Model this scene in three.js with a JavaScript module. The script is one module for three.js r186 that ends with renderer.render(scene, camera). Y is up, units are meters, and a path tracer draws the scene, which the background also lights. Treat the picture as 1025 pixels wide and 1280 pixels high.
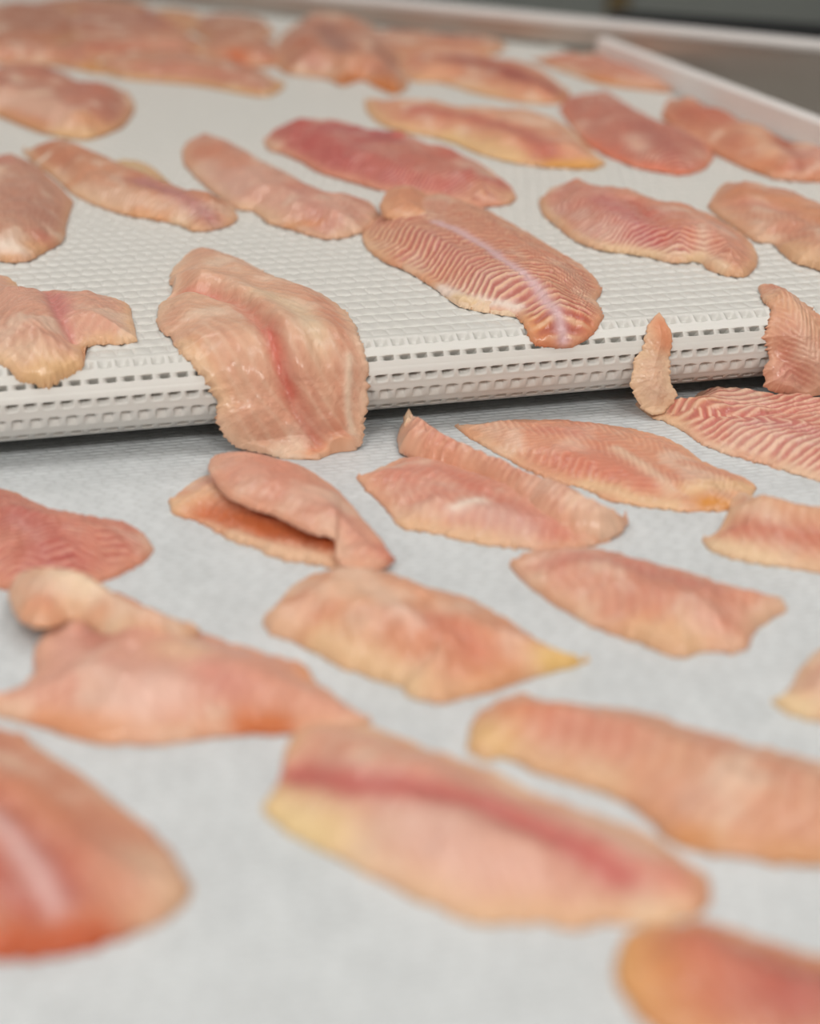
import * as THREE from 'three';
import { RectAreaLightUniformsLib } from 'three/addons/lights/RectAreaLightUniformsLib.js';
import { RoundedBoxGeometry } from 'three/addons/geometries/RoundedBoxGeometry.js';
import { mergeGeometries } from 'three/addons/utils/BufferGeometryUtils.js';

// ---------------------------------------------------------------- camera, light, exposure
const scene = new THREE.Scene();
const FPX = 2371, HORIZON = -305;                 // focal length and horizon of the photograph, in its pixels
const PITCH = Math.atan((640 - HORIZON) / FPX);
const BELT_Y = 0.95, BELT_GAP = 0.043;             // height of the upper belt, and of it above the lower belt
const LOWER_Y = BELT_Y - BELT_GAP;
const CAM_Y = BELT_Y + 0.252;
const camera = new THREE.PerspectiveCamera(2 * Math.atan(640 / FPX) * 180 / Math.PI, 1025 / 1280, 0.05, 30);
camera.position.set(0, CAM_Y, 0);
camera.rotation.set(-PITCH, 0, 0);
camera.focus = 0.915;
camera.userData.fStop = 4.6;
scene.background = new THREE.Color(0.02, 0.02, 0.02);

const renderer = new THREE.WebGLRenderer({ antialias: true });
renderer.toneMapping = THREE.LinearToneMapping;
renderer.toneMappingExposure = 1.13;
renderer.shadowMap.enabled = true;
RectAreaLightUniformsLib.init();
const CEILING_Y = 2.9;
// ceiling panels: x, z, power; the pair behind the camera is strengthened as frontal fill
const PANELS = [[-1.1, -2.6, 2.6], [0.9, -2.6, 2.6], [-1.1, -0.9, 3.6], [0.9, -0.9, 3.6], [-1.1, 1.7, 19], [0.9, 1.7, 19]];

// ---------------------------------------------------------------- helpers
const numbers = {};
function numbered(name) { const n = numbers[name] ?? 0; numbers[name] = n + 1; return n ? name + '_' + String(n).padStart(3, '0') : name; }
function tag(o, label, category, group) { Object.assign(o.userData, { label, category }); if (group) o.userData.group = group; return o; }
function mesh(name, geometry, material, parent = scene) {
  const m = new THREE.Mesh(geometry, material);
  m.name = parent === scene ? numbered(name) : name;
  m.castShadow = m.receiveShadow = true;
  parent.add(m);
  return m;
}
function thing(name, label, category, group) { const g = new THREE.Group(); g.name = numbered(name); scene.add(g); return tag(g, label, category, group); }
function structure(name, geometry, material) { const m = mesh(name, geometry, material); m.userData.kind = 'structure'; return m; }
function box(w, h, d, x, y, z, r = 0) {
  const g = r ? new RoundedBoxGeometry(w, h, d, 2, r) : new THREE.BoxGeometry(w, h, d);
  return g.translate(x, y, z);
}
const clamp = (x, a = 0, b = 1) => Math.min(b, Math.max(a, x));
const smooth = (a, b, x) => { const t = clamp((x - a) / (b - a)); return t * t * (3 - 2 * t); };
const mix = (a, b, t) => a + (b - a) * t;
function hash(x, y, z) { let h = Math.imul(x, 374761393) ^ Math.imul(y, 668265263) ^ Math.imul(z, 2147483647 - 91); h = Math.imul(h ^ (h >>> 13), 1274126177); return ((h ^ (h >>> 16)) >>> 0) / 4294967296; }
function noise(x, y, z = 0) {
  const xi = Math.floor(x), yi = Math.floor(y), xf = x - xi, yf = y - yi;
  const a = xf * xf * (3 - 2 * xf), b = yf * yf * (3 - 2 * yf);
  return mix(mix(hash(xi, yi, z), hash(xi + 1, yi, z), a), mix(hash(xi, yi + 1, z), hash(xi + 1, yi + 1, z), a), b);
}
function fbm(x, y, z = 0) { return (noise(x, y, z) * 4 + noise(x * 2.1, y * 2.1, z + 7) * 2 + noise(x * 4.3, y * 4.3, z + 13)) / 7; }
const linear = (hex) => new THREE.Color(hex).toArray();

// the belts' own directions on the ground: U across the belts (rightwards), W along them (away from the camera)
const PSI = 15.2 * Math.PI / 180;
const U = new THREE.Vector3(Math.cos(PSI), 0, -Math.sin(PSI)), W = new THREE.Vector3(-Math.sin(PSI), 0, -Math.cos(PSI));
const world = (u, k, y) => new THREE.Vector3(u * U.x + k * W.x, y, u * U.z + k * W.z);
const cp = Math.cos(PITCH), sp = Math.sin(PITCH);
function ray(x, y) {                                // line of sight of a point of the photograph, as (across, along, up)
  const a = (x - 512.5) / FPX, b = -(y - 640) / FPX;
  const dx = a, dy = b * cp - sp, dz = -b * sp - cp;
  return [dx * U.x + dz * U.z, dx * W.x + dz * W.z, dy];
}
function project(u, k, y) {
  const x = u * U.x + k * W.x, z = u * U.z + k * W.z, v = y - CAM_Y;
  const d = -sp * v - cp * z, up = cp * v - sp * z;
  return [512.5 + FPX * x / d, 640 - FPX * up / d];
}
const onPlane = (x, y, h) => { const r = ray(x, y), t = (h - CAM_Y) / r[2]; return [r[0] * t, r[1] * t]; };

// ---------------------------------------------------------------- surfaces fillets lie on: a profile (along, up) drawn across the belt
class Surface {
  constructor(points) {                             // from near and low to far and high
    this.p = points; this.q = [0]; this.n = [];
    for (let i = 1; i < points.length; i++) this.q.push(this.q[i - 1] + Math.hypot(points[i][0] - points[i - 1][0], points[i][1] - points[i - 1][1]));
    const sn = points.slice(1).map((b, i) => { const a = points[i], l = Math.hypot(b[0] - a[0], b[1] - a[1]); return [-(b[1] - a[1]) / l, (b[0] - a[0]) / l]; });
    for (let i = 0; i < points.length; i++) {
      const a = sn[Math.max(0, i - 1)], b = sn[Math.min(sn.length - 1, i)], l = Math.hypot(a[0] + b[0], a[1] + b[1]);
      this.n.push([(a[0] + b[0]) / l, (a[1] + b[1]) / l]);
    }
  }
  at(u, q, off = 0) {                               // point at arc length q, raised by off: [u, k, y]
    let i = 1;
    while (i < this.q.length - 1 && this.q[i] < q) i++;
    const f = (q - this.q[i - 1]) / (this.q[i] - this.q[i - 1]), g = clamp(f);
    const a = this.p[i - 1], b = this.p[i], m = this.n[i - 1], n = this.n[i];
    return [u, mix(a[0], b[0], f) + off * mix(m[0], n[0], g), mix(a[1], b[1], f) + off * mix(m[1], n[1], g)];
  }
  find(x, y, off = 0) {                             // where a line of sight meets the surface raised by off: [u, q]
    const r = ray(x, y); let best = null, score = 1e9;
    for (let i = 1; i < this.p.length; i++) {
      const a = [this.p[i - 1][0] + off * this.n[i - 1][0], this.p[i - 1][1] + off * this.n[i - 1][1] - CAM_Y];
      const b = [this.p[i][0] + off * this.n[i][0], this.p[i][1] + off * this.n[i][1] - CAM_Y];
      const e = [b[0] - a[0], b[1] - a[1]], det = r[1] * e[1] - r[2] * e[0];
      if (Math.abs(det) < 1e-9) continue;
      const t = (a[0] * e[1] - a[1] * e[0]) / det, v = (a[0] * r[2] - a[1] * r[1]) / det;
      if (t <= 0) continue;
      const s = (v < 0 ? -v : v > 1 ? v - 1 : 0) * Math.hypot(...e) * 100 + t * 1e-2;
      if (s < score) { score = s; best = [r[0] * t, this.q[i - 1] + v * (this.q[i] - this.q[i - 1])]; }
    }
    return best;
  }
}
const NOSE_R = 0.0175, NOSE_K = onPlane(540, 415, BELT_Y)[1] + 0.0008;
function arc(from, to, n) { return Array.from({ length: n + 1 }, (_, i) => { const a = mix(from, to, i / n) * Math.PI / 180; return [NOSE_K - NOSE_R * Math.sin(a), BELT_Y - NOSE_R * (1 - Math.cos(a))]; }); }
const beltTop = new Surface([...arc(150, 3, 30), [NOSE_K, BELT_Y], [4, BELT_Y]]);
const lowerTop = new Surface([[-0.5, LOWER_Y], [2, LOWER_Y]]);
const drapeFoot = arc(72, 72, 1)[0];
const drape = new Surface([[drapeFoot[0] - 0.2, LOWER_Y], [drapeFoot[0] - 0.020, LOWER_Y], [drapeFoot[0] - 0.0105, LOWER_Y + 0.004], ...arc(72, 3, 16), [NOSE_K, BELT_Y], [4, BELT_Y]]);

// ---------------------------------------------------------------- materials of the setting
function texture(size, fn, repeat, color = true) {
  const data = new Uint8Array(size * size * 4);
  for (let y = 0; y < size; y++) for (let x = 0; x < size; x++) {
    const v = fn(x / size, y / size), i = (y * size + x) * 4;
    const c = Array.isArray(v) ? v : [v, v, v];
    for (let j = 0; j < 3; j++) data[i + j] = clamp(c[j]) * 255;
    data[i + 3] = 255;
  }
  const t = new THREE.DataTexture(data, size, size);
  t.wrapS = t.wrapT = THREE.RepeatWrapping; t.magFilter = THREE.LinearFilter; t.minFilter = THREE.LinearMipmapLinearFilter; t.generateMipmaps = true;
  if (color) t.colorSpace = THREE.SRGBColorSpace;
  t.repeat.set(repeat, repeat); t.needsUpdate = true;
  return t;
}
function tileNoise(x, y, n, m, s) {                  // noise that repeats after one tile of n by m cells
  const X = x * n, Y = y * m, xi = Math.floor(X), yi = Math.floor(Y), a = smooth(0, 1, X - xi), b = smooth(0, 1, Y - yi);
  const h = (i, j) => hash(((i % n) + n) % n, ((j % m) + m) % m, s);
  return mix(mix(h(xi, yi), h(xi + 1, yi), a), mix(h(xi, yi + 1), h(xi + 1, yi + 1), a), b);
}
const plastic = new THREE.MeshPhysicalMaterial({ color: new THREE.Color(0.62, 0.605, 0.575), roughness: 0.42, clearcoat: 0.1, clearcoatRoughness: 0.3 });
const guidePlastic = new THREE.MeshPhysicalMaterial({ color: new THREE.Color(0.8, 0.76, 0.75), roughness: 0.4 });
// fine pebbled weave of the lower belt: short staggered dashes across the belt; one tile is 8 cm
function weave(x, y) {
  const rows = 20, r = Math.floor(y * rows), shift = hash(r, 3, 5) * 0.7 + (r % 2) * 0.5;
  const c = 10, X = x * c + shift, cell = ((Math.floor(X) % c) + c) % c, fx = X - Math.floor(X), fy = y * rows - r;
  const w = 0.75 + 0.5 * hash(cell, r, 9);
  const d = Math.pow(Math.abs(fx - 0.5) * 2, 3) + Math.pow(Math.abs(fy - 0.5) * 2 / w, 2.4);
  return clamp(1.1 - d) * (0.55 + 0.45 * hash(cell, r, 2)) * 0.75 + tileNoise(x, y, 64, 64, 4) * 0.25;
}
const weaveBump = texture(512, (x, y) => weave(x, y), 1 / 0.08, false);
const weaveColor = texture(512, (x, y) => { const v = 0.92 + 0.08 * weave(x, y) - 0.05 * tileNoise(x, y, 8, 8, 3); return [v * 0.985, v * 0.995, v]; }, 1 / 0.08);
const fabric = new THREE.MeshPhysicalMaterial({ color: new THREE.Color(0.685, 0.695, 0.705), map: weaveColor, bumpMap: weaveBump, bumpScale: 0.00045, roughness: 0.5 });
const brushed = texture(256, (x, y) => 0.45 + 0.35 * tileNoise(x, y, 4, 128, 1) + 0.2 * tileNoise(x, y, 8, 8, 2), 4, false);
const steel = new THREE.MeshStandardMaterial({ color: new THREE.Color(0.60, 0.55, 0.51), metalness: 0.9, roughness: 0.55, roughnessMap: brushed });
const lipSteel = new THREE.MeshStandardMaterial({ color: new THREE.Color(0.8, 0.76, 0.75), metalness: 0.4, roughness: 0.45 });  // paler steel: the highlight on the folded lip is put into its colour
const matteBlack = new THREE.MeshStandardMaterial({ color: 0x16181a, roughness: 0.8 });
const wallPaint = new THREE.MeshStandardMaterial({ color: new THREE.Color(0.245, 0.262, 0.25), roughness: 0.6, bumpMap: texture(128, (x, y) => tileNoise(x, y, 32, 32, 8), 3, false), bumpScale: 0.0006 });
const jointFill = new THREE.MeshStandardMaterial({ color: new THREE.Color(0.2, 0.145, 0.075), roughness: 0.9 });
const paleWall = new THREE.MeshStandardMaterial({ color: 0xc9c9c4, roughness: 0.7 });
const floorMat = new THREE.MeshStandardMaterial({ color: 0x8d8a84, roughness: 0.5, map: texture(256, (x, y) => { const v = 0.8 + 0.2 * tileNoise(x, y, 64, 64, 6); return [v, v, v]; }, 0.8) });

// ---------------------------------------------------------------- room
structure('floor', box(7, 0.1, 8, 0, -0.05, -0.6), floorMat);
structure('ceiling', box(7, 0.1, 8, 0, CEILING_Y + 0.05, -0.6), paleWall);
structure('wall_left', box(0.1, CEILING_Y, 8, -3.45, CEILING_Y / 2, -0.6), paleWall);
structure('wall_right', box(0.1, CEILING_Y, 8, 3.45, CEILING_Y / 2, -0.6), paleWall);
structure('wall_front', box(6.8, CEILING_Y, 0.1, 0, CEILING_Y / 2, 3.35), paleWall);
{
  // the grey wall behind the machine: big coated panels with brown joints between them
  const back = structure('wall_back', box(6.8, CEILING_Y, 0.1, 0, CEILING_Y / 2, -4.55), jointFill);
  const at = ray(771, 18), d = new THREE.Vector3(at[0] * U.x + at[1] * W.x, at[2], at[0] * U.z + at[1] * W.z);
  const jx = d.x * (4.5 / -d.z), pw = 1.25, gap = 0.055;
  for (let c = -3; c <= 2; c++) for (let r = 0; r < 2; r++) {
    const x0 = Math.max(-3.39, jx + c * pw + gap / 2), x1 = Math.min(3.39, jx + (c + 1) * pw - gap / 2);
    mesh('panel', box(x1 - x0, 1.43, 0.03, (x0 + x1) / 2, 0.72 + r * 1.45, -4.487, 0.008), wallPaint, back);
  }
}
for (const [x, z, power] of PANELS) {
  const side = x < 0 ? 'left' : 'right', row = z < -2 ? 'beyond' : z < 0 ? 'above' : 'behind the near end of';
  const t = thing('ceiling_light', `flat white ceiling light panel ${row === 'above' ? 'straight above' : row} the conveyors, on their ${side} side`, 'ceiling light', 'ceiling light panels');
  t.position.set(x, CEILING_Y, z);
  const rim = [box(1.3, 0.04, 0.04, 0, -0.02, 0.35), box(1.3, 0.04, 0.04, 0, -0.02, -0.35), box(0.04, 0.04, 0.66, 0.63, -0.02, 0), box(0.04, 0.04, 0.66, -0.63, -0.02, 0)];
  mesh('frame', mergeGeometries(rim), lipSteel, t);
  mesh('diffuser', box(1.22, 0.01, 0.66, 0, -0.02, 0), new THREE.MeshStandardMaterial({ color: 0xffffff, emissive: 0xfffcf7, emissiveIntensity: 1.2 }), t);
  const l = new THREE.RectAreaLight(0xfffcf7, power, 1.2, 0.64);
  l.position.set(0, -0.03, 0); l.rotation.x = -Math.PI / 2; t.add(l);
}

// ---------------------------------------------------------------- the upper belt: moulded links across the belt, wrapped round a nose
const PU = 0.008, PW = 0.0125, UL = -0.104, UR = 0.608;
// foot of the steel plate that crosses the far end of the belt
const plateA = onPlane(660, 54, BELT_Y), plateB = onPlane(850, 75, BELT_Y);
const plateSlope = (plateB[0] - plateA[0]) / (plateB[1] - plateA[1]);
const plateU = (k) => plateA[0] + (k - plateA[1]) * plateSlope;
const belt = thing('upper_conveyor_belt', 'raised white modular plastic conveyor belt with rows of small slots round its rounded near end', 'conveyor belt');
function gridGeometry(us, vs, fn) {
  const pos = [], idx = [], n = vs.length;
  for (const u of us) for (const v of vs) pos.push(...fn(u, v));
  for (let i = 0; i < us.length - 1; i++) for (let j = 0; j < n - 1; j++) { const a = i * n + j, b = a + n; idx.push(a, b, a + 1, b, b + 1, a + 1); }
  const g = new THREE.BufferGeometry();
  g.setAttribute('position', new THREE.Float32BufferAttribute(pos, 3)); g.setIndex(idx); g.computeVertexNormals();
  return g;
}
// a flat link: a row of rounded pads, every other row shifted by half a pad; local x across, -z along
function flatLink(count, shift, fine) {
  const fx = fine ? [0, 0.07, 0.16, 0.5, 0.84, 0.93] : [0, 0.12, 0.5, 0.88], fy = fine ? [0, 0.08, 0.2, 0.5, 0.8, 0.92, 1] : [0, 0.15, 0.85, 1];
  const us = [];
  for (let i = 0; i <= count; i++) for (const f of fx) if (i + f <= count) us.push(i + f);
  const pad = (f, w = 0.17) => smooth(0, w, f) * smooth(0, w, 1 - f);
  const vs = [-0.02, ...fy];
  return gridGeometry(us, vs, (u, v) => {
    if (v < 0) return [u * PU, -0.006, 0];
    const x = u + shift, h = (0.35 + 0.65 * pad(x - Math.floor(x), 0.22)) * pad(v);
    return [u * PU, (h - 1) * 0.0011, -v * PW];
  });
}
const linkCache = {};
let links = 0;
for (let r = 0; r < 200; r++) {
  const k = NOSE_K + r * PW + 0.0004;
  const right = Math.min(UR, plateU(k + PW / 2) + 0.004), count = Math.floor((right - UL) / PU);
  if (count < 2) break;
  const fine = k < 1.25, key = count + '_' + (r % 2) + fine;
  linkCache[key] ??= flatLink(count, (r % 2) * 0.5 + 0.02, fine);
  const m = mesh('belt_link', linkCache[key], plastic, belt);
  m.position.copy(world(UL, k, BELT_Y)); m.rotation.y = PSI;
  links++;
}
// links on the nose: [from, to] degrees round it, where the pockets sit, how deep, how they slope
const NOSE = [[0, 37, 0.28, 0.86, 0.0026, 'scoop', 0.30], [37, 66, 0.40, 0.68, 0.006, 'slot', 0.05], [66, 94, 0.42, 0.86, 0.006, 'ramp', 0.62], [94, 124, 0.22, 0.86, 0.004, 'arch', 0.42], [124, 152, 0.3, 0.7, 0.003, 'slot', 0.1], [152, 180, 0.3, 0.7, 0.003, 'slot', 0.5]];
for (const [a0, a1, v0, v1, deep, kind, shift] of NOSE) {
  const us = [], fx = [0, 0.2, 0.25, 0.30, 0.36, 0.5, 0.64, 0.70, 0.75, 0.8], count = Math.floor((UR - UL) / PU);
  for (let i = 0; i <= count; i++) for (const f of fx) if (i + f <= count) us.push(i + f);
  const vs = [0, 0.06, 0.12, 0.2];
  for (let i = 0; i <= 18; i++) vs.push(mix(v0 - 0.03, v1 + 0.03, i / 18));
  vs.push(0.94, 1);
  const sorted = [...new Set(vs.map((v) => +v.toFixed(4)))].sort((a, b) => a - b);
  const g = gridGeometry(us, sorted, (u, v) => {
    const a = mix(a0, a1, clamp(v)) * Math.PI / 180, x = u + shift, f = x - Math.floor(x);
    let d = 0;
    const t = clamp((v - v0) / (v1 - v0)), inside = v > v0 && v < v1;
    if (kind === 'slot') d = deep * smooth(0.22, 0.3, f) * smooth(0.76, 0.66, f) * smooth(0, 0.14, t) * smooth(1, 0.86, t);
    if (kind === 'ramp') d = deep * smooth(0.2, 0.25, f) * smooth(0.85, 0.68, f) * smooth(0, 0.08, t) * Math.pow(1 - t, 1.5);
    if (kind === 'scoop') d = deep * smooth(0.18, 0.3, f) * smooth(0.82, 0.7, f) * smooth(0, 0.5, t) * smooth(1, 0.9, t);
    if (kind === 'arch') { const c = Math.abs(f - 0.5) * 2; d = deep * smooth(0.62, 0.5, c) * smooth(0, 0.14, t - 0.25 * c * c) * Math.pow(clamp(1 - t), 1.2); }
    if (!inside) d = 0;
    const seam = 0;
    const bulge = 0.0003 * Math.sin(Math.PI * clamp(v));
    const rr = NOSE_R - d - seam + bulge;
    const w = world(UL + u * PU, NOSE_K - rr * Math.sin(a), BELT_Y - NOSE_R + rr * Math.cos(a));
    return [w.x, w.y, w.z];
  });
  const ix = g.index.array;
  for (let i = 0; i < ix.length; i += 3) { const t = ix[i]; ix[i] = ix[i + 1]; ix[i + 1] = t; }
  g.computeVertexNormals();
  mesh('belt_link', g, plastic, belt);
}
// return run underneath
for (let r = 0; r < 12; r++) {
  const m = mesh('belt_link', linkCache[Object.keys(linkCache)[r % 2]], plastic, belt);
  m.position.copy(world(UR, NOSE_K + r * PW, BELT_Y - 2 * NOSE_R)); m.rotation.set(0, PSI, 0); m.rotateZ(Math.PI);
}
function placed(geometry, u, k, y) { const m = new THREE.Matrix4().makeRotationY(PSI); const p = world(u, k, y); m.setPosition(p); return geometry.applyMatrix4(m); }
const roller = thing('nose_roller', 'tan grey roller inside the rounded near end of the upper belt', 'roller');
mesh('cylinder', placed(new THREE.CylinderGeometry(0.0105, 0.0105, UR - UL - 0.01, 40).rotateZ(Math.PI / 2), (UL + UR) / 2, NOSE_K, BELT_Y - NOSE_R), new THREE.MeshStandardMaterial({ color: 0x6b5a44, roughness: 0.6 }), roller);
mesh('shaft', placed(new THREE.CylinderGeometry(0.005, 0.005, UR - UL + 0.06, 24).rotateZ(Math.PI / 2), (UL + UR) / 2, NOSE_K, BELT_Y - NOSE_R), steel, roller);

const frame = thing('conveyor_frame', 'stainless steel frame that carries the raised white belt', 'conveyor frame');
{
  // slider bed under the belt, cut off along the far plate
  const s = new THREE.Shape(), k1 = NOSE_K + 0.03, ur = UR - 0.004, kc = plateA[1] + (ur - plateA[0]) / plateSlope, ke = plateA[1] + (UL - plateA[0]) / plateSlope;
  s.moveTo(UL, k1); s.lineTo(ur, k1); s.lineTo(ur, kc); s.lineTo(UL, ke); s.closePath();
  const g = new THREE.ExtrudeGeometry(s, { depth: 0.01, bevelEnabled: false }).rotateX(-Math.PI / 2);
  mesh('slider_bed', placed(g, 0, 0, BELT_Y - 0.0175), steel, frame);
  for (const [u, k] of [[0, 1.25], [0.55, 1.25], [0, 2.0], [0.30, 2.0]]) mesh('leg', placed(box(0.05, BELT_Y - 0.03, 0.05, 0, (BELT_Y - 0.03) / 2, 0, 0.004), u, k, 0), steel, frame);
}
// white guide along the belt's right edge
const guide = thing('belt_side_guide', 'low white plastic guide strip along the right edge of the raised belt', 'belt guide');
mesh('guide_strip', placed(box(0.012, 0.036, 0.77, 0.006, 0.005, -0.385, 0.003), UR + 0.003, NOSE_K - 0.03 + 0.05, BELT_Y - 0.003), guidePlastic, guide);
// steel plate across the far end of the belt, with a folded lip
const wallPlate = thing('steel_side_plate', 'brushed steel plate with a bright folded lip across the far end of the raised belt', 'steel plate');
{
  const A = world(...plateA, 0), B = world(...plateB, 0), dir = B.clone().sub(A).normalize(), ang = Math.atan2(-dir.z, dir.x);
  const put = (g) => { const m = new THREE.Matrix4().makeRotationY(ang); m.setPosition(A.x, BELT_Y, A.z); return g.applyMatrix4(m); };
  const s = new THREE.Shape(), e = 0.098;
  s.moveTo(-0.95, 0.0025); s.lineTo(e, 0.0025); s.lineTo(e, -0.30); s.lineTo(1.5, -0.30); s.lineTo(1.5, 0.02); s.lineTo(-0.95, 0.02); s.closePath();
  mesh('plate', put(new THREE.ExtrudeGeometry(s, { depth: 0.004, bevelEnabled: false }).translate(0, 0, -0.004)), steel, wallPlate);
  mesh('folded_lip', put(box(2.45, 0.008, 0.03, 0.275, 0.0225, -0.012, 0.003)), lipSteel, wallPlate);
  mesh('dark_strip', put(box(1.9, 0.05, 0.03, 1.02, 0.006, -0.035, 0.004).applyMatrix4(new THREE.Matrix4().makeRotationY(0.16))), matteBlack, wallPlate);  // near-black strip added at an angle behind the lip, as a dark band
}
// ---------------------------------------------------------------- the lower belt
const low = thing('lower_conveyor_belt', 'wide white textured conveyor belt running under the raised belt in front', 'conveyor belt');
{
  const g = new RoundedBoxGeometry(1.3, 0.006, 1.2, 2, 0.0025);
  const p = g.attributes.position, uv = g.attributes.uv;
  for (let i = 0; i < p.count; i++) uv.setXY(i, p.getX(i), p.getZ(i));
  mesh('belt_sheet', placed(g, 0.17, 0.52, LOWER_Y - 0.003), fabric, low);
}
const lowFrame = thing('conveyor_frame', 'stainless steel frame that carries the lower white belt', 'conveyor frame');
mesh('slider_bed', placed(box(1.26, 0.02, 1.16, 0, 0, 0, 0.004), 0.17, 0.52, LOWER_Y - 0.017), steel, lowFrame);
for (const [u, k] of [[-0.40, 0.02], [0.74, 0.02], [-0.40, 1.04], [0.74, 1.04]]) mesh('leg', placed(box(0.05, LOWER_Y - 0.03, 0.05, 0, (LOWER_Y - 0.03) / 2, 0, 0.004), u, k, 0), steel, lowFrame);

// ---------------------------------------------------------------- fish fillets
const wetBump = texture(256, (x, y) => 0.5 * tileNoise(x, y, 24, 24, 1) + 0.3 * tileNoise(x, y, 60, 60, 2) + 0.2 * tileNoise(x, y, 10, 10, 3), 1 / 0.05, false);
const flesh = new THREE.MeshPhysicalMaterial({ vertexColors: true, roughness: 0.62, transmission: 0.16, thickness: 0, specularIntensity: 0.5, clearcoat: 0.4, clearcoatRoughness: 0.16, bumpMap: wetBump, bumpScale: 0.0006 });
const fleshThin = new THREE.MeshPhysicalMaterial({ vertexColors: true, roughness: 0.66, transmission: 0.34, thickness: 0, specularIntensity: 0.5, clearcoat: 0.4, clearcoatRoughness: 0.16, bumpMap: wetBump, bumpScale: 0.0006 });

function spline(points, n) {                         // n + 1 points evenly along a smooth curve through the points
  if (points.length === 2) return Array.from({ length: n + 1 }, (_, i) => [mix(points[0][0], points[1][0], i / n), mix(points[0][1], points[1][1], i / n)]);
  const c = new THREE.CatmullRomCurve3(points.map(([x, y]) => new THREE.Vector3(x, y, 0)), false, 'centripetal');
  c.arcLengthDivisions = Math.max(200, n * 3);
  return c.getSpacedPoints(n).map((p) => [p.x, p.y]);
}
function toSegments(x, y, pts, step = 1) {           // distance from a point to a polyline
  if (pts.length === 1) return Math.hypot(x - pts[0][0], y - pts[0][1]);
  let best = 1e9;
  for (let i = 0; i + 1 < pts.length; i += step) {
    const a = pts[i], b = pts[Math.min(pts.length - 1, i + step)], ex = b[0] - a[0], ey = b[1] - a[1], l = ex * ex + ey * ey || 1e-12;
    const t = clamp(((x - a[0]) * ex + (y - a[1]) * ey) / l), dx = x - a[0] - t * ex, dy = y - a[1] - t * ey, d = dx * dx + dy * dy;
    if (d < best) best = d;
  }
  return Math.sqrt(best);
}
let seed = 11;
const PALE = linear('#edd2bb'), BLOOD = [0.9, 0.68, 0.66];
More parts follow.
